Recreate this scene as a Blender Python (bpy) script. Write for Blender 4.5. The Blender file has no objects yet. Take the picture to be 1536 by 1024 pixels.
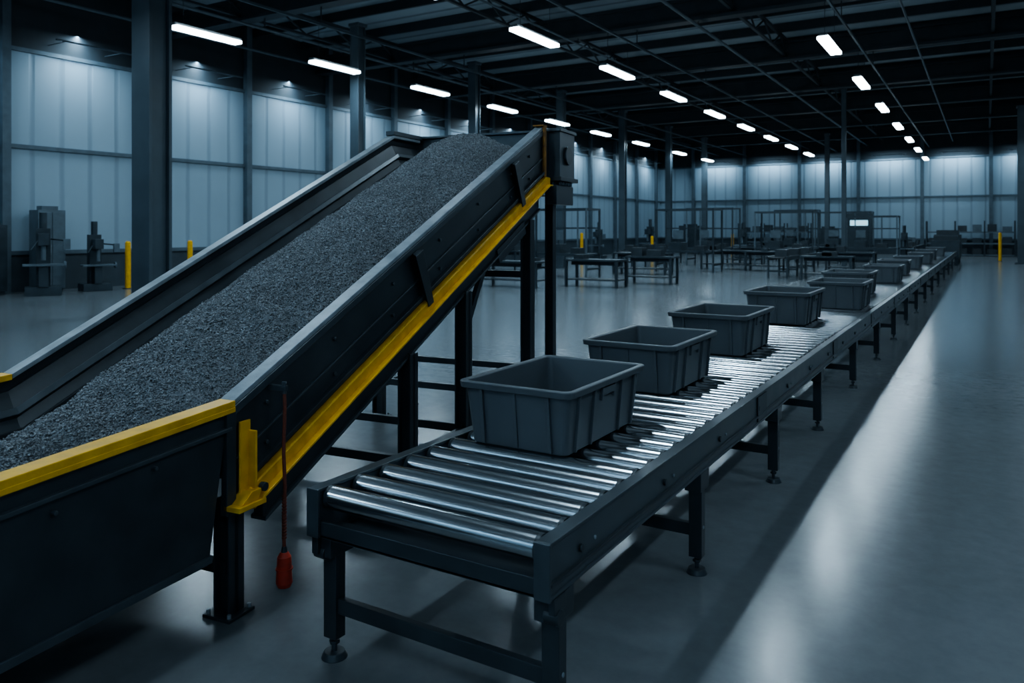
import bpy, math, random
import numpy as np
from mathutils import Vector, Matrix, Euler
random.seed(7); rng=np.random.default_rng(7)
scene=bpy.context.scene
COL=scene.collection
try: scene.view_settings.look='AgX - Medium High Contrast'
except Exception: pass

# ------------------------------------------------------------------ materials
def mat(name,c1,rough=0.5,metal=0.0,c2=None,nscale=6.0,bump=0.0,bscale=60.0,rvar=0.1,spec=0.5,coat=0.0,detail=6,stretch=None,aniso=0):
    m=bpy.data.materials.new(name); m.use_nodes=True
    nt=m.node_tree; b=nt.nodes['Principled BSDF']
    tc=nt.nodes.new('ShaderNodeTexCoord'); src=tc.outputs['Object']
    if stretch:
        mp=nt.nodes.new('ShaderNodeMapping'); mp.inputs['Scale'].default_value=stretch
        nt.links.new(src,mp.inputs['Vector']); src=mp.outputs['Vector']
    n=nt.nodes.new('ShaderNodeTexNoise'); n.inputs['Scale'].default_value=nscale; n.inputs['Detail'].default_value=detail
    nt.links.new(src,n.inputs['Vector'])
    r=nt.nodes.new('ShaderNodeValToRGB')
    r.color_ramp.elements[0].position=0.32; r.color_ramp.elements[1].position=0.68
    if c2 is None: c2=tuple(x*0.72 for x in c1)
    r.color_ramp.elements[0].color=(*c2,1); r.color_ramp.elements[1].color=(*c1,1)
    nt.links.new(n.outputs['Fac'],r.inputs['Fac']); nt.links.new(r.outputs['Color'],b.inputs['Base Color'])
    if rvar>0:
        mr=nt.nodes.new('ShaderNodeMapRange'); mr.inputs['To Min'].default_value=max(0.03,rough-rvar); mr.inputs['To Max'].default_value=min(1,rough+rvar)
        nt.links.new(n.outputs['Fac'],mr.inputs['Value']); nt.links.new(mr.outputs['Result'],b.inputs['Roughness'])
    else: b.inputs['Roughness'].default_value=rough
    b.inputs['Metallic'].default_value=metal
    b.inputs['Specular IOR Level'].default_value=spec
    b.inputs['Coat Weight'].default_value=coat
    if bump>0:
        n2=nt.nodes.new('ShaderNodeTexNoise'); n2.inputs['Scale'].default_value=bscale; n2.inputs['Detail'].default_value=4
        nt.links.new(src,n2.inputs['Vector'])
        bp=nt.nodes.new('ShaderNodeBump'); bp.inputs['Strength'].default_value=bump; bp.inputs['Distance'].default_value=0.01
        nt.links.new(n2.outputs['Fac'],bp.inputs['Height']); nt.links.new(bp.outputs['Normal'],b.inputs['Normal'])
    return m
def emis(name,col,s):
    m=bpy.data.materials.new(name); m.use_nodes=True
    nt=m.node_tree; b=nt.nodes['Principled BSDF']
    b.inputs['Base Color'].default_value=(*col,1)
    b.inputs['Emission Color'].default_value=(*col,1); b.inputs['Emission Strength'].default_value=s
    return m
def panel_mat(name,c1,c2,axis,period,rough=0.5,bump=0.6):
    m=bpy.data.materials.new(name); m.use_nodes=True
    nt=m.node_tree; b=nt.nodes['Principled BSDF']
    tc=nt.nodes.new('ShaderNodeTexCoord')
    w=nt.nodes.new('ShaderNodeTexWave'); w.wave_type='BANDS'; w.bands_direction=axis; w.wave_profile='SIN'
    w.inputs['Scale'].default_value=0.314/period*1.0; w.inputs['Distortion'].default_value=0
    nt.links.new(tc.outputs['Object'],w.inputs['Vector'])
    r=nt.nodes.new('ShaderNodeValToRGB'); r.color_ramp.elements[0].position=0.0; r.color_ramp.elements[1].position=0.10
    r.color_ramp.elements[0].color=(0,0,0,1); r.color_ramp.elements[1].color=(1,1,1,1)
    nt.links.new(w.outputs['Fac'],r.inputs['Fac'])
    n=nt.nodes.new('ShaderNodeTexNoise'); n.inputs['Scale'].default_value=0.5; n.inputs['Detail'].default_value=5
    nt.links.new(tc.outputs['Object'],n.inputs['Vector'])
    mx=nt.nodes.new('ShaderNodeMix'); mx.data_type='RGBA'
    mx.inputs[6].default_value=(*c2,1); mx.inputs[7].default_value=(*c1,1)
    mul=nt.nodes.new('ShaderNodeMath'); mul.operation='MULTIPLY'
    mr=nt.nodes.new('ShaderNodeMapRange'); mr.inputs['From Min'].default_value=0.3; mr.inputs['From Max'].default_value=0.7
    mr.inputs['To Min'].default_value=0.7; mr.inputs['To Max'].default_value=1
    nt.links.new(n.outputs['Fac'],mr.inputs['Value'])
    nt.links.new(r.outputs['Color'],mul.inputs[0]); nt.links.new(mr.outputs['Result'],mul.inputs[1])
    nt.links.new(mul.outputs[0],mx.inputs[0]); nt.links.new(mx.outputs[2],b.inputs['Base Color'])
    bp=nt.nodes.new('ShaderNodeBump'); bp.inputs['Strength'].default_value=bump; bp.inputs['Distance'].default_value=0.03
    nt.links.new(r.outputs['Color'],bp.inputs['Height']); nt.links.new(bp.outputs['Normal'],b.inputs['Normal'])
    b.inputs['Roughness'].default_value=rough
    return m

M_dark=mat('dark_painted_steel',(0.046,0.060,0.070),0.36,0.2,nscale=5,bump=0.05,bscale=180)
M_dark2=mat('blue_grey_steel',(0.076,0.098,0.114),0.34,0.25,nscale=7,bump=0.05,bscale=160)
M_flange=mat('worn_grey_flange',(0.34,0.39,0.43),0.40,0.25,c2=(0.21,0.25,0.275),nscale=9,bump=0.10,bscale=120)
M_yel=mat('yellow_safety_paint',(0.92,0.50,0.015),0.40,0.0,c2=(0.72,0.37,0.012),nscale=11,bump=0.08,bscale=90)
M_rub=mat('black_rubber_belt',(0.022,0.029,0.035),0.5,0.0,nscale=12,bump=0.15,bscale=90)
M_chrome=mat('brushed_roller_steel',(0.54,0.58,0.61),0.19,1.0,c2=(0.49,0.53,0.56),nscale=.6,rvar=0.0,detail=1)
M_crate=mat('grey_plastic',(0.100,0.118,0.132),0.42,0.0,c2=(0.090,0.106,0.119),nscale=5,bump=0.04,bscale=260,rvar=0.05)
M_stone=mat('grey_granulate',(0.26,0.28,0.30),0.85,0.0,c2=(0.075,0.084,0.093),nscale=90,bump=0.7,bscale=180)
M_stone2=mat('light_granule',(0.38,0.41,0.435),0.75,0.0,c2=(0.14,0.155,0.165),nscale=40)
M_red=mat('red_plastic',(0.60,0.055,0.025),0.45,0.0,nscale=20)
M_cord=mat('red_brown_cord',(0.20,0.055,0.035),0.8,0.0,nscale=80)
M_rust=mat('rusty_strap',(0.42,0.19,0.03),0.7,0.0,c2=(0.16,0.075,0.02),nscale=14,bump=0.3)
M_col=mat('column_paint',(0.066,0.094,0.114),0.45,0.1,nscale=1.5)
M_roofst=mat('roof_steel',(0.034,0.047,0.057),0.6,0.1,nscale=2)
M_bg=mat('machine_steel',(0.044,0.064,0.078),0.45,0.3,nscale=4)
M_bgl=mat('machine_panel_light',(0.12,0.162,0.19),0.4,0.2,nscale=4)
M_trim=mat('wall_trim_steel',(0.10,0.14,0.168),0.5,0.2,nscale=3)
M_wains=mat('wall_base_panel',(0.048,0.070,0.086),0.55,0,nscale=2)
M_lampbody=mat('lamp_housing',(0.2,0.23,0.25),0.5,0.2)
M_tube=emis('lamp_diffuser',(0.80,0.93,1.0),14)
M_screen=emis('lit_screen',(0.5,0.85,1.0),0.9)
M_wall=panel_mat('wall_metal_panel',(0.30,0.40,0.465),(0.225,0.30,0.355),'Y',0.9)
M_wallb=panel_mat('wall_metal_panel_far',(0.30,0.40,0.465),(0.225,0.30,0.355),'X',0.9)
M_upper=mat('upper_wall_unlit_tone',(0.026,0.038,0.047),0.7,0,nscale=2)  # dark base colour stands in for the unlit upper part of the walls
M_ceil=panel_mat('roof_deck',(0.30,0.37,0.41),(0.14,0.175,0.20),'Y',1.2,0.7,0.8)
# floor : sealed concrete
M_floor=bpy.data.materials.new('sealed_concrete'); M_floor.use_nodes=True
nt=M_floor.node_tree; b=nt.nodes['Principled BSDF']; tc=nt.nodes.new('ShaderNodeTexCoord')
n1=nt.nodes.new('ShaderNodeTexNoise'); n1.inputs['Scale'].default_value=0.45; n1.inputs['Detail'].default_value=5; n1.inputs['Roughness'].default_value=0.5
n2=nt.nodes.new('ShaderNodeTexNoise'); n2.inputs['Scale'].default_value=9; n2.inputs['Detail'].default_value=8; n2.inputs['Roughness'].default_value=0.7
n3=nt.nodes.new('ShaderNodeTexNoise'); n3.inputs['Scale'].default_value=160; n3.inputs['Detail'].default_value=3
for n in (n1,n2,n3): nt.links.new(tc.outputs['Object'],n.inputs['Vector'])
r=nt.nodes.new('ShaderNodeValToRGB'); r.color_ramp.elements[0].position=0.25; r.color_ramp.elements[1].position=0.78
r.color_ramp.elements[0].color=(0.148,0.165,0.174,1); r.color_ramp.elements[1].color=(0.19,0.21,0.222,1)
nt.links.new(n1.outputs['Fac'],r.inputs['Fac'])
mx=nt.nodes.new('ShaderNodeMix'); mx.data_type='RGBA'; mx.blend_type='OVERLAY'; mx.inputs[0].default_value=0.2
nt.links.new(r.outputs['Color'],mx.inputs[6]); nt.links.new(n2.outputs['Fac'],mx.inputs[7]); nt.links.new(mx.outputs[2],b.inputs['Base Color'])
mr=nt.nodes.new('ShaderNodeMapRange'); mr.inputs['From Min'].default_value=0.25; mr.inputs['From Max'].default_value=0.75
mr.inputs['To Min'].default_value=0.15; mr.inputs['To Max'].default_value=0.23
nt.links.new(n2.outputs['Fac'],mr.inputs['Value']); nt.links.new(mr.outputs['Result'],b.inputs['Roughness'])
bp=nt.nodes.new('ShaderNodeBump'); bp.inputs['Strength'].default_value=0.08; bp.inputs['Distance'].default_value=0.003
nt.links.new(n3.outputs['Fac'],bp.inputs['Height']); nt.links.new(bp.outputs['Normal'],b.inputs['Normal'])
b.inputs['Specular IOR Level'].default_value=0.40

# ------------------------------------------------------------------ mesh builder
class MB:
    def __init__(s): s.v=[]; s.f=[]; s.m=[]; s.sm=[]; s.mats=[]
    def mi(s,m):
        if m not in s.mats: s.mats.append(m)
        return s.mats.index(m)
    def add(s,vs,fs,m,smooth=False):
        o=len(s.v); s.v+= [tuple(v) for v in vs]; k=s.mi(m)
        for i,f in enumerate(fs):
            s.f.append(tuple(o+j for j in f)); s.m.append(k); s.sm.append(smooth if isinstance(smooth,bool) else smooth[i])
    def hexa(s,p,m): # 4 bottom ccw, 4 top ccw
        s.add(p,[(3,2,1,0),(4,5,6,7),(0,1,5,4),(1,2,6,5),(2,3,7,6),(3,0,4,7)],m)
    def box(s,x0,x1,y0,y1,z0,z1,m):
        s.hexa([(x0,y0,z0),(x1,y0,z0),(x1,y1,z0),(x0,y1,z0),(x0,y0,z1),(x1,y0,z1),(x1,y1,z1),(x0,y1,z1)],m)
    def bar(s,p0,p1,w,h,m):
        p0=Vector(p0);p1=Vector(p1);d=(p1-p0).normalized()
        up=Vector((0,0,1)) if abs(d.z)<0.95 else Vector((0,1,0))
        a=d.cross(up).normalized(); b=a.cross(d).normalized()
        a*=w/2;b*=h/2
        s.hexa([p0-a-b,p0+a-b,p1+a-b,p1-a-b,p0-a+b,p0+a+b,p1+a+b,p1-a+b],m)
    def cyl(s,p0,p1,r,m,n=16,r2=None):
        p0=Vector(p0);p1=Vector(p1);d=(p1-p0).normalized()
        up=Vector((0,0,1)) if abs(d.z)<0.9 else Vector((1,0,0))
        a=d.cross(up).normalized(); b=d.cross(a).normalized()
        r2=r if r2 is None else r2
        vs=[];
        for p,rr in ((p0,r),(p1,r2)):
            for i in range(n):
                t=2*math.pi*i/n; vs.append(p+a*rr*math.cos(t)+b*rr*math.sin(t))
        fs=[(i,(i+1)%n,n+(i+1)%n,n+i) for i in range(n)]; sm=[True]*n
        fs+=[tuple(range(n-1,-1,-1)),tuple(range(n,2*n))]; sm+=[False,False]
        s.add(vs,fs,m,sm)
    def sweep(s,prof,st,m): # prof [(x,zo)], st [(y,z)]
        n=len(prof);vs=[];fs=[]
        for (y,z) in st:
            for (x,zo) in prof: vs.append((x,y,z+zo))
        for k in range(len(st)-1):
            for i in range(n):
                j=(i+1)%n; fs.append((k*n+i,k*n+j,(k+1)*n+j,(k+1)*n+i))
        fs.append(tuple(range(n-1,-1,-1))); fs.append(tuple((len(st)-1)*n+i for i in range(n)))
        s.add(vs,fs,m)
    def obj(s,name,parent=None,bevel=0.0,loc=(0,0,0),rz=0.0):
        me=bpy.data.meshes.new(name); me.from_pydata(s.v,[],s.f)
        for m in s.mats: me.materials.append(m)
        me.polygons.foreach_set('material_index',s.m); me.polygons.foreach_set('use_smooth',s.sm)
        me.update()
        import bmesh
        bm=bmesh.new(); bm.from_mesh(me); bmesh.ops.recalc_face_normals(bm,faces=bm.faces)
        for e in bm.edges:
            if len(e.link_faces)==2 and e.link_faces[0].smooth!=e.link_faces[1].smooth: e.smooth=False
        bm.to_mesh(me); bm.free()
        o=bpy.data.objects.new(name,me); COL.objects.link(o); o.location=loc; o.rotation_euler=(0,0,rz)
        if parent: o.parent=parent
        if bevel>0:
            bv=o.modifiers.new('bevel','BEVEL'); bv.width=bevel; bv.segments=2; bv.limit_method='ANGLE'; bv.angle_limit=math.radians(40)
            bv.harden_normals=False
        return o
def empty(name,loc=(0,0,0),rz=0):
    e=bpy.data.objects.new(name,None); COL.objects.link(e); e.location=loc; e.rotation_euler=(0,0,rz); e.empty_display_size=0.2
    return e

# ------------------------------------------------------------------ room
X0,X1,Y0,Y1,ZC=-24.7,8.0,-8.0,66.0,9.8
ZP=7.25
b=MB(); b.box(X0-.3,X1+.3,Y0-.3,Y1+.3,-0.2,0,M_floor); b.obj('floor')
b=MB(); b.box(X0-.3,X1+.3,Y0-.3,Y1+.3,ZC,ZC+.2,M_ceil); b.obj('ceiling')
def wall(name,x0,x1,y0,y1,m):
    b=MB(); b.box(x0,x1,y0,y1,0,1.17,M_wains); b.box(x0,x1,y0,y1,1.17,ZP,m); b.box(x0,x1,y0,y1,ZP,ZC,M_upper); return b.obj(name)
wall('wall_left',X0-.2,X0,Y0,Y1,M_wall)
wall('wall_right',X1,X1+.2,Y0,Y1,M_wall)
wall('wall_back',X0,X1,Y1,Y1+.2,M_wallb)
wall('wall_front',X0,X1,Y0-.2,Y0,M_wallb)
b=MB()
for z in (1.17,4.35,ZP): b.box(X0,X0+.10,Y0,Y1,z-.06,z+.06,M_trim)
y=3.0
while y<Y1: 
    b.box(X0,X0+.22,y-.12,y+.12,0,ZC,M_trim); y+=4.4
b.obj('trim_1')
b=MB()
for z in (1.17,4.35,ZP): b.box(X0,X1,Y1-.10,Y1,z-.06,z+.06,M_trim)
x=X0+3
while x<X1:
    b.box(x-.12,x+.12,Y1-.22,Y1,0,ZC,M_trim); x+=4.4
b.obj('trim_2')
b=MB()
for z in (1.17,4.35,ZP): b.box(X1-.10,X1,Y0,Y1,z-.06,z+.06,M_trim)
b.obj('trim_3')

# columns
def column(x,y,w,d):
    b=MB(); t=w*0.12
    b.box(-w/2,w/2,-d/2,-d/2+t,0,8.6,M_col); b.box(-w/2,w/2,d/2-t,d/2,0,8.6,M_col)
    b.box(w*0.22,w*0.34,-d/2+t,d/2-t,0,8.6,M_col); b.box(-w*0.34,-w*0.22,-d/2+t,d/2-t,0,8.6,M_col)
    b.box(-w*.7,w*.7,-d*.7,d*.7,0,0.04,M_col); b.box(-w*.6,w*.6,-d*.6,d*.6,8.5,8.6,M_col)
    for sx in(-1,1):
        for sy in(-1,1): b.cyl((sx*w*.6,sy*d*.6,.04),(sx*w*.6,sy*d*.6,.09),.03,M_roofst,8)
    b.obj('steel_column',loc=(x,y,0),bevel=0.008)
column(-16.38,11.0,0.66,0.58)
for y in (19.2,26,33.5,41,48.5,56): column(-17.6,y,0.36,0.36)
column(1.7,50.5,0.5,0.5)
column(-5.8,40,0.2,0.2); column(-9.5,58,0.3,0.3)

# roof structure : deep girders across the hall, lattice joists along it, purlins
b=MB()
y=-5.5
while y<Y1:
    b.box(X0,X1,y-.22,y+.22,9.20,9.30,M_roofst); b.box(X0,X1,y-.22,y+.22,8.55,8.65,M_roofst); b.box(X0,X1,y-.05,y+.05,8.65,9.20,M_roofst)
    y+=7.5
for x in (-20.6,-13.8,-6.8,0.2,5.8):
    b.box(x-.06,x+.06,Y0,Y1,9.36,9.46,M_roofst); b.box(x-.05,x+.05,Y0,Y1,8.72,8.80,M_roofst)
    y=Y0+.3; k=0
    while y<Y1-1.3:
        z0,z1=(8.78,9.38) if k%2==0 else (9.38,8.78)
        b.bar((x,y,z0),(x,y+1.25,z1),.05,.05,M_roofst); y+=1.25; k+=1
y=-4
while y<Y1:
    b.box(X0,X1,y-.05,y+.05,9.46,9.79,M_roofst); y+=2.5
b.obj('roof_framing')
b=MB()
for (x,z,r) in ((-2.1,8.4,.035),(-7.9,8.4,.05),(-12.2,8.35,.035),(-19.5,8.2,.05),(-22.6,8.35,.05)):
    b.cyl((x,Y0,z),(x,Y1,z),r,M_trim,8)
    y=-5.5
    while y<Y1: b.box(x-.012,x+.012,y-.02,y+.02,z,8.58,M_roofst); y+=7.5
b.obj('ceiling_conduit')

# ------------------------------------------------------------------ lamps
LCOL=(0.59,0.82,1.0)
def area(name,loc,dirv,sx,sy,p,parent=None,col=LCOL,spread=math.pi):
    l=bpy.data.lights.new(name,'AREA'); l.shape='RECTANGLE'; l.size=sx; l.size_y=sy; l.energy=p; l.color=col; l.spread=spread
    o=bpy.data.objects.new(name,l); COL.objects.link(o); o.location=loc
    o.rotation_euler=Vector(dirv).to_track_quat('-Z','Y').to_euler()
    if parent: o.parent=parent
    return o
def lamp(x,y,z,L,p):
    e=empty('linear_highbay_lamp',(x,y,z))
    b=MB(); b.box(-.10,.10,-L/2,L/2,.03,.10,M_lampbody); b.box(-.14,.14,-L/2+.03,L/2-.03,-.05,.03,M_tube)
    for sy in (-1,1): b.cyl((0,sy*L*.35,.1),(0,sy*L*.35,7.98-z),.008,M_roofst,6)
    b.obj('housing',e,bevel=0.02)
    area('lamp_light',(0,0,-.065),(0,0,-1),.26,L-.1,p,e,col=LCOL)
ZL=6.85
R1=[-3.0,3.3,9.7,16.1,22.5,28.8,35.1,41.7,48.2,54.6,61.5]
R2=[-3.2,2.0,7.2,12.4,17.6,22.9,28.1,33.3,38.4,43.6,48.8,54.2]
R3=[3.2,8.1,13,17.6,22.4,27.3,32.1,36.9,42.4,49,55]
P=102
for y in R1: lamp(-3.62,y,ZL,2.2,P*(.52 if y<20 else .82))
for y in R2: lamp(-10.0,y,ZL,2.2,P*(1.25 if 10<y<24 else 1))
for y in R3: lamp(-17.05,y,ZL,2.0,P*(0.6 if y<10 else 1))
for y in (-3,4,11,18,25,33,41,49,57): lamp(3.1,y,ZL,2.2,P*.75)  # added out-of-view lamp row, fill for the aisle from the right
b=MB()
for x in (-3.62,-10.0,-17.05,3.1):  # last track only carries the added fill row
    b.box(x-.03,x+.03,Y0+.3,Y1-.3,7.98,8.05,M_col)
    y=-5.5
    while y<Y1: b.box(x-.012,x+.012,y-.02,y+.02,8.0,8.58,M_roofst); y+=7.5
b.obj('lamp_track')
def washer(loc,dirv,mode,p,L=2.4,arm=1.0):
    e=empty('wall_washer_lamp',loc,0)
    b=MB()
    if mode=='L':
        b.box(-.035,.035,-L/2,L/2,0.02,.06,M_trim)
        for q in (-.9,.9): b.box(-arm,0,q-.01,q+.01,.03,.05,M_trim)
    else:
        sg=1 if mode=='B' else -1
        b.box(-L/2,L/2,-.035,.035,0.02,.06,M_trim)
        for q in (-.9,.9): b.box(q-.01,q+.01,min(0,sg*arm),max(0,sg*arm),.03,.05,M_trim)
    b.obj('housing',e)
    q=area('washer_light',(0,0,0),dirv,L,.07,p,e)
    if mode=='L': q.data.size=.07; q.data.size_y=L
y=5.2
while y<Y1-2:
    washer((X0+1.0,y,7.5),(-0.5,0,-1),'L',80 if y<35 else 90); y+=4.4
x=X0+5.2
while x<X1:
    washer((x,Y1-1.0,7.5),(0,0.5,-1),'B',86); x+=4.4
x=X0+4
while x<X1:
    washer((x,Y0+1.3,7.0),(0,-1.0,-1),'F',200,arm=1.3); x+=4.0  # added unseen lamps behind the camera, fill for rollers and front faces

# ------------------------------------------------------------------ roller conveyor
RC=empty('roller_conveyor')
XR,XL=-1.292,-2.457; YA,YB=2.38,46.0; ZT=.76; ZB=.556; ZR=.711
b=MB()
for sgn,xo in ((1,XR),(-1,XL)):
    def bx(a0,a1,z0,z1,m,y0=YA,y1=YB):
        p,q=xo-sgn*a0,xo-sgn*a1; b.box(min(p,q),max(p,q),y0,y1,z0,z1,m)
    bx(.008,.052,ZB+.012,ZT-.012,M_dark2)
    bx(0,.06,ZT-.014,ZT,M_dark2); bx(0,.06,ZB,ZB+.014,M_dark2)
    bx(-.004,.062,ZB,ZT,M_dark2,YA-.012,YA)
    bx(-.006,.01,ZB+.05,ZB+.062,M_dark)
    y=YA+.25
    while y<YB:
        xf=xo-sgn*.008
        b.cyl((xf,y,.66),(xf+sgn*.012,y,.66),.016,M_dark,10)
        b.cyl((xf,y+.12,.66),(xf+sgn*.008,y+.12,.66),.009,M_flange,8)
        if y>20: y+=3
        y+=.89
    y=YA+3.0
    while y<YB:
        xf=xo-sgn*.008
        p,q=xf,xf+sgn*.01; b.box(min(p,q),max(p,q),y-.12,y+.12,ZB+.02,ZT-.02,M_dark); y+=3.0
b.box(XL+.06,XR-.06,YA+.005,YA+.02,ZB,.625,M_dark)
b.box(XL+.06,XR-.06,YA+.005,YA+.25,ZB-.002,ZB+.012,M_dark)
b.obj('side_rails',RC,bevel=0.003)
b=MB(); y=2.445; i=0
while y<YB-.05:
    n=40 if y<9 else 20
    x0,x1=XL+.07,XR-.07
    b.cyl((x0,y,ZR),(x1,y,ZR),.050,M_chrome,n)
    if y<9:
        b.cyl((x0-.006,y,ZR),(x0+.012,y,ZR),.0505,M_dark,24); b.cyl((x1-.012,y,ZR),(x1+.006,y,ZR),.0505,M_dark,24)
    b.cyl((XL+.05,y,ZR),(XR-.05,y,ZR),.012,M_dark,6)
    y+=.178
b.obj('rollers',RC)
b=MB()
legY=[2.49,4.12,5.9,7.65,9.9,12.2,14.6,17.0,19.6,22.5,25.5,29,33,37,41,45]
for y in legY:
    for x in (XL+.04,XR-.045):
        b.box(x-.036,x+.036,y-.03,y+.03,.09,ZB,M_dark)
        b.box(x-.045,x+.045,y-.07,y+.07,ZB-.10,ZB,M_dark)
        b.cyl((x,y,.015),(x,y,.10),.013,M_dark2,8)
        b.cyl((x,y,0),(x,y,.028),.058,M_dark,18,r2=.045)
        b.cyl((x,y,.06),(x,y,.075),.024,M_dark,6)
        b.cyl((x-.04,y,.25),(x+.04,y,.25),.01,M_flange,8)
    b.box(XL+.04,XR-.05,y-.018,y+.018,.20,.265,M_dark)
    b.box(XL+.06,XR-.06,y-.02,y+.02,ZB-.02,ZB+.03,M_dark)
b.obj('support_legs',RC,bevel=0.003)
b=MB()
b.box(XR-.02,XR+.005,YA+.02,YA+.11,.50,.556,M_dark); b.cyl((XR-.05,YA+.06,.48),(XR+.01,YA+.06,.48),.03,M_dark,10)
b.box(XL-.005,XL+.03,YA+.02,YA+.11,.47,.556,M_dark); b.cyl((XL-.01,YA+.06,.47),(XL+.05,YA+.06,.47),.03,M_dark,10)
b.obj('end_brackets',RC,bevel=0.003)

# ------------------------------------------------------------------ crates
def rrect(hx,hy,z,r,n=5):
    pts=[]
    for cx,cy,a in ((hx-r,hy-r,0),(-hx+r,hy-r,90),(-hx+r,-hy+r,180),(hx-r,-hy+r,270)):
        for i in range(n+1):
            t=math.radians(a+90*i/n); pts.append((cx+r*math.cos(t),cy+r*math.sin(t),z))
    return pts
def crate_mesh():
    b=MB(); H=.324
    bx,by=.272,.415; tx,ty=.302,.452
    def at(z,off=0): k=z/H; return (bx+(tx-bx)*k+off, by+(ty-by)*k+off)
    loops=[]
    def L(z,off,r): h=at(z,off); loops.append(rrect(h[0],h[1],z,r))
    L(0.0,-.012,.03); L(.008,0,.035); L(H-.035,0,.035); L(H-.035,.024,.045); L(H-.004,.026,.047); L(H,.020,.043)
    L(H,-.004,.03); L(H-.006,-.010,.028); L(.012,-.008,.03)
    n=len(loops[0]); vs=[p for l in loops for p in l]; fs=[];sm=[]
    for k in range(len(loops)-1):
        for i in range(n):
            fs.append((k*n+i,k*n+(i+1)%n,(k+1)*n+(i+1)%n,(k+1)*n+i)); sm.append(False)
    fs.append(tuple(range(n-1,-1,-1))); sm.append(False); o=(len(loops)-1)*n; fs.append(tuple(o+i for i in range(n))); sm.append(False)
    b.add(vs,fs,M_crate,sm)
    def rib(axis,sg,c,w,z0,z1,t=.012):
        a0,a1=at(z0),at(z1)
        k=0 if axis=='x' else 1
        p=[]
        for z,a in ((z0,a0),(z1,a1)):
            o1=a[k]-.004; o2=a[k]+t
            if axis=='x': q=[(sg*o1,c-w/2,z),(sg*o2,c-w/2,z),(sg*o2,c+w/2,z),(sg*o1,c+w/2,z)]
            else: q=[(c-w/2,sg*o1,z),(c-w/2,sg*o2,z),(c+w/2,sg*o2,z),(c+w/2,sg*o1,z)]
            p+=q
        b.hexa(p,M_crate)
    for sg in (-1,1):
        for c in (-.34,-.17,.17,.34): rib('x',sg,c,.016,.01,H-.03,.016)
        for c in (-.19,.19): rib('y',sg,c,.018,.01,H-.03,.016)
        rib('y',sg,0,.014,.01,H-.03,.008)
        rib('x',sg,0,.15,H-.085,H-.045,.014)
        rib('x',sg,-.075,.012,H-.11,H-.03,.014); rib('x',sg,.075,.012,H-.11,H-.03,.014)
    return b
first=None
for (x,y,rz,sc) in ((-1.985,3.73,0.0,1),(-2.06,5.34,0.0,1.03),(-2.09,7.2,0.0,1.1),(-2.08,9.8,0,1.15),(-1.78,12.0,.0,1.15),(-2.0,14.5,0,1.2),(-1.85,18.2,0,1.1),(-1.95,21.5,0,1.1),(-1.9,25,0,1.1),(-1.85,29,0,1.1),(-1.95,33.5,0,1.1),(-1.85,38,0,1.1)):
    if first is None:
        first=crate_mesh().obj('plastic_tote_crate',bevel=0.003,loc=(x,y,.7617),rz=rz)
    else:
        o=first.copy(); COL.objects.link(o); o.location=(x,y,.7617); o.rotation_euler=(0,0,rz); o.scale=(sc,sc,sc)

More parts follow.
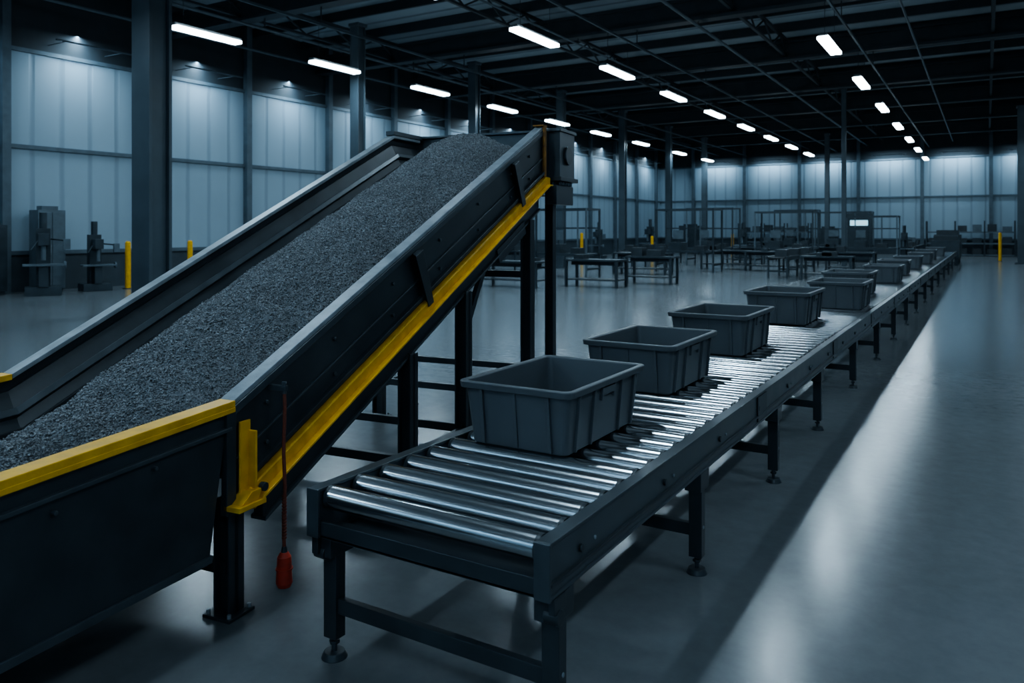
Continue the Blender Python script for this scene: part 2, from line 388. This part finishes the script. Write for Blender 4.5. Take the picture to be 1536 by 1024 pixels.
# ------------------------------------------------------------------ inclined belt conveyor
AX,AY=-3.063,2.483; RZ=math.radians(6.75)
IC=empty('inclined_belt_conveyor',(AX,AY,0),RZ)
W=1.724; SE=3.9; SH=4.5; SL=.455
def zt(s):
    if s<0: return 1.04+.055*s
    if s<=SE: return 1.04+SL*s
    return 1.04+SL*SE
def st(s0,s1):
    ys=[s0]+[k for k in (0.0,SE) if s0<k<s1]+[s1]
    return [(y,zt(y)) for y in ys]
def rect(x0,x1,z0,z1): return [(x0,z0),(x1,z0),(x1,z1),(x0,z1)]
TS=-2.0
b=MB()
for side in (0,1):
    def X(a): return -a if side==0 else -W+a
    def R(a0,a1,z0,z1): p,q=X(a0),X(a1); return rect(min(p,q),max(p,q),z0,z1)
    b.sweep(R(.012,.03,-.50,-.01),st(0.0,SH),M_dark)
    b.sweep(R(0,.085,-.03,0),st(0.0,SH-.1),M_flange)
    b.sweep(R(-.005,.02,-.075,-.03),st(0.0,SE),M_dark2)
    b.sweep(R(.0,.014,-.30,-.285),st(0.02,SE),M_dark2)
    b.sweep(R(-.02,.014,-.44,-.41),st(0.12,SE),M_dark)
    b.sweep([(X(.03),-.10),(X(.045),-.10),(X(.17),-.33),(X(.155),-.34)],st(TS+.05,SH-.05),M_dark)
    b.sweep([(X(.16),-.345),(X(.20),-.345),(X(.195),-.29),(X(.175),-.29)],st(TS+.05,SH-.05),M_rub)
    b.sweep([(X(.10),-.20),(X(.125),-.245),(X(.145),-.22),(X(.12),-.185)],st(TS+.05,SH-.05),M_dark2)
    b.sweep(R(-.012,.085,-.035,.0),st(TS,0.0),M_yel)
    b.sweep(R(-.014,.006,-.055,-.03),st(TS,0.0),M_yel)
    xs=(X(.01),X(.035)); x0,x1=min(xs),max(xs)
    b.hexa([(x0,TS,.30),(x1,TS,.30),(x1,-.14,.33),(x0,-.14,.33),(x0,TS,zt(TS)-.03),(x1,TS,zt(TS)-.03),(x1,-.02,zt(0)-.03),(x0,-.02,zt(0)-.03)],M_dark)
    b.sweep(R(-.012,.02,-.14,-.12),st(TS,-.02),M_dark2)
    b.hexa([(x0-.01,TS,.29),(x1+.01,TS,.29),(x1+.01,-.13,.315),(x0-.01,-.13,.315),(x0-.01,TS,.33),(x1+.01,TS,.33),(x1+.01,-.13,.35),(x0-.01,-.13,.35)],M_dark2)
    b.box(min(X(-.008),X(.03)),max(X(-.008),X(.03)),-.05,.01,.50,1.0,M_dark)
    b.cyl((X(-.012),-.9,.80),(X(0.02),-.9,.80),.010,M_dark2,8); b.cyl((X(-.012),-.45,.84),(X(0.02),-.45,.84),.010,M_dark2,8)
    b.sweep(R(.05,.11,-.76,-.50),st(0.25,SE),M_dark)
    b.sweep(R(.03,.13,-.78,-.76),st(0.25,SE),M_dark2)
    for s in (1.62,3.2):
        z=zt(s)
        p,q=X(-.045),X(.014); x0,x1=min(p,q),max(p,q)
        b.hexa([(x0,s+.18,z-.45),(x1,s+.12,z-.45),(x1,s+.19,z-.42),(x0,s+.19,z-.42),
                (x0,s-.01,z-.08),(x1,s-.05,z-.10),(x1,s+.05,z-.055),(x0,s+.03,z-.06)],M_dark)
    for s in (.35,.9,1.5,2.1,2.7,3.3,3.7):
        for dz in (-.16,-.36):
            b.cyl((X(.012),s-.12,zt(s)+dz-.12*SL),(X(-.002),s-.12,zt(s)+dz-.12*SL),.012,M_dark2,8)
b.sweep(rect(-W+.03,-.03,-.36,-.345),st(TS,SH-.05),M_rub)
b.sweep(rect(-W+.08,-.08,-.64,-.63),st(.3,SH-.3),M_rub)
b.box(-W+.01,-.01,TS-.02,TS,.29,zt(TS),M_dark)
b.box(-W+.02,-.02,TS,-.14,.30,.32,M_dark)
b.box(-W+.02,-.02,-.16,-.14,.30,.66,M_dark)
s=.5
while s<3.8:
    b.box(-W+.05,-.05,s-.03,s+.03,zt(s)-.62,zt(s)-.54,M_dark); s+=.62
zh=zt(SE)
b.box(-W+.012,-.012,SH-.03,SH,zh-.55,zh+.02,M_dark2); b.box(-W,0,SH-.07,SH+.02,zh+.02,zh+.045,M_dark2)
b.box(-W-.01,-W+.09,SE-.02,SH,zh,zh+.045,M_dark2)
b.box(-.02,.10,SE+.16,SH-.04,zh-.46,zh-.03,M_dark2); b.box(-.03,.115,SE+.14,SH-.02,zh-.03,zh+.0,M_dark2)
b.box(-.03,.125,SE+.12,SH,zh-.50,zh-.46,M_dark)
for k in range(5): b.cyl((.02,SE+.18+.07*k,zh-.54),(.02,SE+.18+.07*k,zh-.50),.02,M_dark2,8); b.cyl((.09,SE+.18+.07*k,zh-.54),(.09,SE+.18+.07*k,zh-.50),.02,M_dark2,8)
b.cyl((.10,SE+.35,zh-.25),(.125,SE+.35,zh-.25),.09,M_dark,20)
b.box(-.03,.09,SE+.1,SH-.05,zh-.72,zh-.54,M_dark)
b.cyl((-W+.04,SH-.25,zh-.45),(-.04,SH-.25,zh-.45),.14,M_rub,28)
b.cyl((-W+.04,-1.7,.62),(-.04,-1.7,.62),.14,M_rub,24)
b.obj('chute_frame',IC,bevel=0.004)
b=MB()
b.sweep([(-.012,-.545),(.035,-.545),(.035,-.478),(.028,-.470),(-.012,-.470)],st(0.06,SE+.08),M_yel)
b.sweep([(.030,-.555),(.075,-.555),(.075,-.541),(.030,-.541)],st(0.06,SE+.05),M_yel)
b.box(-.015,.085,-.05,.13,.525,.55,M_yel)
b.hexa([(-.01,-.02,.55),(.07,-.02,.55),(.07,.09,.55),(-.01,.09,.55),(-.01,.05,.60),(.07,.05,.60),(.07,.12,.60),(-.01,.12,.60)],M_yel)
b.box(.0,.012,.03,.10,.55,.93,M_yel); b.box(.0,.055,.085,.10,.55,.88,M_yel)
b.cyl((.05,.13,.60),(.08,.13,.60),.022,M_dark,12)
b.obj('yellow_guard_angle',IC,bevel=0.003)
b=MB()
b.box(.0,.02,SE-.03,SE+.02,zh-.47,zh+.01,M_rust); b.box(-.09,.02,SE-.05,SE+.04,zh+.001,zh+.012,M_rust)
b.obj('head_strap',IC,bevel=0.002)
b=MB()
def leg(x,s,z1,w=.10):
    b.box(x-w/2,x+w/2,s-w*.15,s+w*.15,0.015,z1,M_dark)
    b.box(x-w/2,x-w/2+.012,s-w/2,s+w/2,0.015,z1,M_dark); b.box(x+w/2-.012,x+w/2,s-w/2,s+w/2,0.015,z1,M_dark)
    b.box(x-w*.85,x+w*.85,s-w*.85,s+w*.85,0,.016,M_dark)
    for sx in(-1,1):
        for sy in(-1,1): b.cyl((x+sx*w*.65,s+sy*w*.65,.01),(x+sx*w*.65,s+sy*w*.65,.035),.011,M_flange,6)
for x in (-.06,-W+.06):
    leg(x,.03,.56,.10)
    for s in (1.64,2.43,3.66): leg(x,s,zt(s)-.76,.10)
    leg(x,4.22,zh-.5,.085)
    b.bar((x,1.64,.32),(x,2.43,.32),.05,.06,M_dark)
    b.bar((x,3.66,.32),(x,4.22,.32),.05,.06,M_dark)
    b.bar((x,3.55,zt(3.55)-.78),(x,3.0,zt(3.0)-.78),.05,.12,M_dark)
    b.bar((x,2.75,zt(2.75)-.77),(x,2.43,zt(2.43)-1.1),.04,.05,M_dark)
for s,z in ((.03,.22),(1.64,.30),(2.43,.34),(3.66,.36),(4.22,.5),(3.66,1.45)):
    b.bar((-.06,s,z),(-W+.06,s,z),.045,.06,M_dark)
b.obj('support_legs',IC,bevel=0.003)
b=MB()
cx,cs=.085,.255
b.box(-.02,.10,cs-.012,cs+.012,1.045,1.07,M_dark2); b.cyl((cx,cs,1.03),(cx,cs,1.09),.012,M_dark2,10)
pts=[(cx+.004*math.sin(i*1.3),cs,1.05-i*.81/10) for i in range(11)]
for p,q in zip(pts,pts[1:]): b.cyl(p,q,.009,M_cord,8)
for i in range(14): b.cyl((cx,cs,.52-i*.016),(cx,cs,.512-i*.016),.0125,M_cord,8)
b.cyl((cx,cs,.235),(cx,cs,.265),.017,M_dark,12,r2=.012)
b.cyl((cx,cs,.215),(cx,cs,.237),.032,M_red,20,r2=.020); b.cyl((cx,cs,.085),(cx,cs,.215),.041,M_red,20,r2=.034); b.cyl((cx,cs,.065),(cx,cs,.085),.033,M_red,20,r2=.041)
b.cyl((cx,cs,.150),(cx,cs,.158),.043,M_red,20)
b.obj('pull_cord',IC)

# granulate
ns,nx=900,220
s=np.linspace(-.85,4.28,ns); t=np.linspace(-1,1,nx)
def smooth_noise(shape,cells,seed):
    r=np.random.default_rng(seed); g=r.random((cells[0]+3,cells[1]+3))
    u=np.linspace(0,cells[0],shape[0]); v=np.linspace(0,cells[1],shape[1])
    iu=u.astype(int); fu=u-iu; iv=v.astype(int); fv=v-iv
    fu=(fu*fu*(3-2*fu))[:,None]; fv=(fv*fv*(3-2*fv))[None,:]
    a=g[np.ix_(iu,iv)];b_=g[np.ix_(iu+1,iv)];c=g[np.ix_(iu,iv+1)];d=g[np.ix_(iu+1,iv+1)]
    return (a*(1-fu)+b_*fu)*(1-fv)+(c*(1-fu)+d*fu)*fv-.5
def hw(s): return .64*np.clip((s+.86)/1.05,0.001,1)**.6
def ztv(s): return np.where(s<0,1.04+.055*s,1.04+SL*np.minimum(s,SE))
S,T=np.meshgrid(s,t,indexing='ij')
HW=hw(S); nL=smooth_noise((ns,nx),(36,8),1); nM=smooth_noise((ns,nx),(190,56),2); nF=smooth_noise((ns,nx),(520,150),3)
endf=np.clip(1-(np.maximum(S-3.85,0)/.45)**2,0,1)**.5
Xg=-.845+T*HW+nL*.03
prof=np.clip(1-np.abs(T)**1.9,0,1)**.9
Zg=ztv(S)-.35+.325*prof*(HW/.64)**.8*endf+(nL*.045+nM*.018+nF*.011)*np.clip(prof*3,0,1)
vs=np.stack([Xg,S,Zg],-1).reshape(-1,3)
idx=np.arange(ns*nx).reshape(ns,nx)
fs=np.stack([idx[:-1,:-1],idx[:-1,1:],idx[1:,1:],idx[1:,:-1]],-1).reshape(-1,4)
N=84000
gi=rng.random(N)*(ns-1.01); gj=rng.random(N)*(nx-1.01)
i0=gi.astype(int); j0=gj.astype(int)
P0=vs.reshape(ns,nx,3)[i0,j0]+np.c_[rng.normal(0,.003,N),(rng.random(N)-.5)*.008,rng.normal(.002,.002,N)]
size=rng.uniform(.0033,.0082,N)
octv=np.array([(1,0,0),(-1,0,0),(0,1,0),(0,-1,0),(0,0,1),(0,0,-1)],float)
octf=np.array([(0,2,4),(2,1,4),(1,3,4),(3,0,4),(2,0,5),(1,2,5),(3,1,5),(0,3,5)])
q=rng.normal(size=(N,4)); q/=np.linalg.norm(q,axis=1)[:,None]; w,x,y_,z=q.T
Rm=np.stack([np.stack([1-2*(y_*y_+z*z),2*(x*y_-w*z),2*(x*z+w*y_)],-1),np.stack([2*(x*y_+w*z),1-2*(x*x+z*z),2*(y_*z-w*x)],-1),np.stack([2*(x*z-w*y_),2*(y_*z+w*x),1-2*(x*x+y_*y_)],-1)],1)
gv=octv[None]*rng.uniform(.6,1.3,(N,6,1))
gv=np.einsum('nij,nkj->nki',Rm,gv)*size[:,None,None]+P0[:,None]
nv=len(vs); allv=np.vstack([vs,gv.reshape(-1,3)])
gf=(octf[None]+nv+6*np.arange(N)[:,None,None]).reshape(-1,3)
me=bpy.data.meshes.new('granulate')
me.vertices.add(len(allv)); me.vertices.foreach_set('co',allv.astype(np.float32).ravel())
nl=len(fs)*4+len(gf)*3; me.loops.add(nl); me.loops.foreach_set('vertex_index',np.concatenate([fs.ravel(),gf.ravel()]).astype(np.int32))
npol=len(fs)+len(gf); me.polygons.add(npol)
ls=np.concatenate([np.arange(len(fs))*4,len(fs)*4+np.arange(len(gf))*3]).astype(np.int32)
me.polygons.foreach_set('loop_start',ls)
me.materials.append(M_stone); me.materials.append(M_stone2)
mi=np.concatenate([np.zeros(len(fs),int),np.repeat((rng.random(N)<.45).astype(int),8)]).astype(np.int32)
me.update(calc_edges=True); me.validate()
me.polygons.foreach_set('material_index',mi); me.update()
go=bpy.data.objects.new('gravel_load',me); COL.objects.link(go); go.parent=IC

# ------------------------------------------------------------------ background equipment
def bollard(x,y,h=1.4):
    b=MB(); b.cyl((0,0,0),(0,0,h-.05),.085,M_yel,18); b.cyl((0,0,h-.05),(0,0,h),.085,M_yel,18,r2=.05); b.cyl((0,0,0),(0,0,.02),.15,M_dark,18)
    b.obj('safety_bollard',loc=(x,y,0))
for p in ((-23.2,14.75,1.5),(-23.2,17.0,1.5),(-19.2,39,1.7),(-17.0,44.0,1.5),(-15,54,1.6),(0.7,54.5,1.7)): bollard(*p)
def workbench(x,y,L,D,H,rz=0,shelf=True):
    b=MB(); b.box(-L/2,L/2,-D/2,D/2,H-.06,H,M_bg)
    for sx in(-1,1):
        for sy in(-1,1): b.box(sx*(L/2-.06)-.04,sx*(L/2-.06)+.04,sy*(D/2-.06)-.04,sy*(D/2-.06)+.04,0,H-.06,M_bg)
    b.box(-L/2+.06,L/2-.06,-D/2+.06,D/2-.06,.22,.26,M_bg)
    b.box(-L/2+.06,L/2-.06,-.03,.03,H-.2,H-.06,M_bg)
    if shelf:
        k=random.randint(1,3)
        for i in range(k):
            cx=-L/2+.3+random.random()*(L-.6); w=.12+random.random()*.15; h=.10+random.random()*.2
            b.box(cx-w,cx+w,-.2,.2,H,H+h,random.choice([M_bg,M_dark,M_dark]))
    b.obj('workbench',loc=(x,y,0),rz=rz)
def gantry(x,y,L,D,H,rz=0):
    b=MB(); w=.035
    for sx in(-1,1):
        for sy in(-1,1): b.box(sx*L/2-w,sx*L/2+w,sy*D/2-w,sy*D/2+w,0,H,M_bgl if random.random()<.35 else M_bg)
    for sy in(-1,1):
        b.box(-L/2,L/2,sy*D/2-w,sy*D/2+w,H-.08,H,M_bg); b.box(-L/2,L/2,sy*D/2-w,sy*D/2+w,.85,.95,M_bg)
    for sx in(-1,1): b.box(sx*L/2-w,sx*L/2+w,-D/2,D/2,H-.08,H,M_bg); b.box(sx*L/2-w,sx*L/2+w,-D/2,D/2,.3,.38,M_bg)
    b.box(-L/2,L/2,-D/2,D/2,.88,.93,M_bg)
    b.box(-L*.3,-L*.08,-D*.3,D*.3,.93,1.3,M_bg); b.box(L*.12,L*.3,-D*.25,D*.25,.93,1.15,M_dark)
    b.cyl((L*.2,0,1.15),(L*.2,0,H-.1),.035,M_bgl,10)
    b.box(-L*.28,-L*.1,-.04,.04,1.45,1.85,M_bgl); b.box(-L*.2,-L*.18,-.02,.02,1.3,1.45,M_bg)
    b.box(-L/2,L/2,D/2-.03,D/2+.03,1.9,1.96,M_bg)
    b.obj('assembly_station_frame',loc=(x,y,0),rz=rz)
def cabinet(x,y,w,d,h,rz=0,screen=False,A=None):
    A=A or M_bg
    b=MB(); b.box(-w/2,w/2,-d/2,d/2,.1,h,A); b.box(-w/2+.04,w/2-.04,-d/2+.04,d/2-.04,0,.1,M_dark)
    b.box(-w/2+.04,-.01,-d/2-.02,-d/2,.16,h-.06,A); b.box(.01,w/2-.04,-d/2-.02,-d/2,.16,h-.06,A)
    b.box(-.05,-.03,-d/2-.04,-d/2-.02,h*.45,h*.58,M_flange)
    b.box(-w*.3,w*.3,-d*.3,d*.3,h,h+.12,A)
    if screen: b.box(-w*.35,w*.35,-d/2-.03,-d/2-.02,h*.72,h*.84,M_screen)
    b.obj('control_cabinet',loc=(x,y,0),rz=rz,bevel=.01)
def mill(x,y,s=1,rz=0,A=None):
    A=A or M_bg
    b=MB()
    b.box(-.45*s,.45*s,-.35*s,.35*s,0,.25*s,A); b.box(-.18*s,.18*s,-.05*s,.30*s,.25*s,1.9*s,A)
    b.box(-.13*s,.13*s,-.5*s,.0*s,1.42*s,1.75*s,A); b.cyl((0,-.35*s,1.0*s),(0,-.35*s,1.42*s),.06*s,M_bgl,12)
    b.box(-.50*s,.50*s,-.5*s,-.12*s,.84*s,.90*s,M_bgl); b.box(-.12*s,.12*s,-.4*s,-.05*s,.25*s,.84*s,A)
    b.cyl((0,.12*s,1.9*s),(0,.12*s,2.35*s),.10*s,A,14); b.cyl((.50*s,-.35*s,.87*s),(.56*s,-.35*s,.87*s),.1*s,M_bgl,14)
    b.bar((.15*s,.1*s,1.6*s),(.55*s,-.3*s,1.55*s),.04,.04,A); b.box(.48*s,.66*s,-.4*s,-.28*s,1.3*s,1.6*s,M_bgl)
    b.cyl((-.13*s,-.2*s,1.55*s),(-.3*s,-.3*s,1.3*s),.015*s,M_bgl,6)
    b.obj('milling_machine',loc=(x,y,0),rz=rz,bevel=.01)
def beltline(x,y,L,W_,H,rz=0):
    b=MB()
    for sx in (-1,1): b.box(sx*W_/2-.04,sx*W_/2+.04,-L/2,L/2,H-.16,H,M_bg)
    b.box(-W_/2,W_/2,-L/2,L/2,H-.08,H-.04,M_rub)
    y0=-L/2+.2
    while y0<L/2:
        for sx in (-1,1): b.box(sx*W_/2-.035,sx*W_/2+.035,y0-.035,y0+.035,0,H-.16,M_bg)
        b.box(-W_/2,W_/2,y0-.02,y0+.02,.25,.31,M_bg); y0+=1.8
    for k in range(int(L/2.2)):
        yy=-L/2+1+2.2*k; b.box(-.22,.22,yy-.3,yy+.3,H-.04,H+.24,M_dark)
    b.obj('packing_conveyor',loc=(x,y,0),rz=rz)
def rack(x,y,L,D,H,rz=0):
    b=MB(); n=3
    for i in range(n+1):
        xx=-L/2+L*i/n
        for sy in (-1,1): b.box(xx-.04,xx+.04,sy*D/2-.04,sy*D/2+.04,0,H,M_bg)
        b.bar((xx,-D/2,.3),(xx,D/2,1.1),.03,.03,M_bg)
    for z in (.15,.95,1.75):
        for sy in (-1,1): b.box(-L/2,L/2,sy*D/2-.03,sy*D/2+.03,z-.1,z,M_bgl)
        b.box(-L/2,L/2,-D/2,D/2,z-.02,z,M_bg)
        for i in range(n*2):
            if random.random()<.7:
                xx=-L/2+L*(i+.5)/(n*2); b.box(xx-.28,xx+.28,-D*.35,D*.35,z,z+.3+random.random()*.25,random.choice([M_dark,M_bg,M_bgl]))
    b.obj('storage_rack',loc=(x,y,0),rz=rz)
# machine corner on the left wall
mill(-22.9,12.0,1.0,1.1,M_bg); mill(-23.3,13.75,.9,1.3,M_bg)
cabinet(-24.1,12.75,.8,.5,2.45,math.pi/2,A=M_bgl); cabinet(-24.15,11.2,.7,.45,2.0,math.pi/2,A=M_bg)
for p in ((-13.2,21.8,2.2,.9,.85,0),(-10.9,23.2,1.9,.9,.9,0.0),(-9.9,25.6,1.7,.8,.95,0),(-12.4,31,2.4,1,.9,0),
          (-10.6,37,2.2,1,.9,0),(-8.6,36.2,1.6,1,.9,0),(-11.5,44,2.4,1,.9,0),(-8.2,47,2.4,1,.9,0),(-5.0,30.6,1.8,.9,.9,0),(-12.0,48,2.5,1,.9,0),
          (-19.5,31,2.2,.9,.9,0),(-5.0,36.4,2.0,.9,.9,0)): workbench(*p[:5],rz=p[5])
for p in ((-14.2,27.6,2.2,1.2,2.7),(-11.4,34,2.6,1.3,2.8),(-8.7,41.2,2.8,1.4,2.8),(-5.2,45,2.6,1.4,2.6),(-7.6,52.5,3.2,1.5,3.0),(-12.2,40.3,2.4,1.4,3.0),(-10.8,54.5,2.6,1.6,3.2)): gantry(*p)
beltline(-6.8,34,7,.7,.85); beltline(-15.2,40,9,.7,.85); beltline(-4.0,56,8,.8,.9)
rack(-1.0,64.2,5.4,1.1,2.5); rack(4.6,64.2,4.2,1.1,2.3); rack(-14.5,64.2,5.4,1.1,2.4)
for p in ((-6.3,48.8,1.2,.7,1.9),(-10,61.5,1.4,.8,2.0),(3.6,61,1.4,.8,1.7),(-20,60,1.6,.8,2.2)): cabinet(*p)
cabinet(-7.4,58.0,1.6,.8,3.0,screen=True)
for p in ((-13.6,51.5,1),(-4.0,49.6,.9),(-19.5,50,1.1),(-21.0,45,1.0)): mill(*p)
b=MB()
for y,h in ((47.6,1.3),(50.5,1.6)):
    b.box(-2.5,-1.2,y-.9,y+.9,.35,h,M_bg); b.box(-2.4,-1.3,y-.5,y+.5,h,h+.25,M_dark)
    for sx in (-2.4,-1.3):
        for sy in (-.8,.8): b.box(sx-.05,sx+.05,y+sy-.05,y+sy+.05,0,.35,M_bg)
b.obj('sorting_unit')

# ------------------------------------------------------------------ world + camera
w=bpy.data.worlds.new('world'); scene.world=w; w.use_nodes=True
w.node_tree.nodes['Background'].inputs['Color'].default_value=(0.25,0.45,0.6,1); w.node_tree.nodes['Background'].inputs['Strength'].default_value=0.02
cam=bpy.data.cameras.new('camera'); co=bpy.data.objects.new('camera',cam); COL.objects.link(co)
co.location=(0,0,1.85); co.rotation_euler=(math.radians(90),0,math.radians(31.32))
cam.sensor_width=36; cam.lens=36*1169/1536; cam.shift_y=-167/1536; cam.clip_end=300; cam.clip_start=.05
cam.dof.use_dof=True; cam.dof.focus_distance=4.6; cam.dof.aperture_fstop=3.2
scene.camera=co
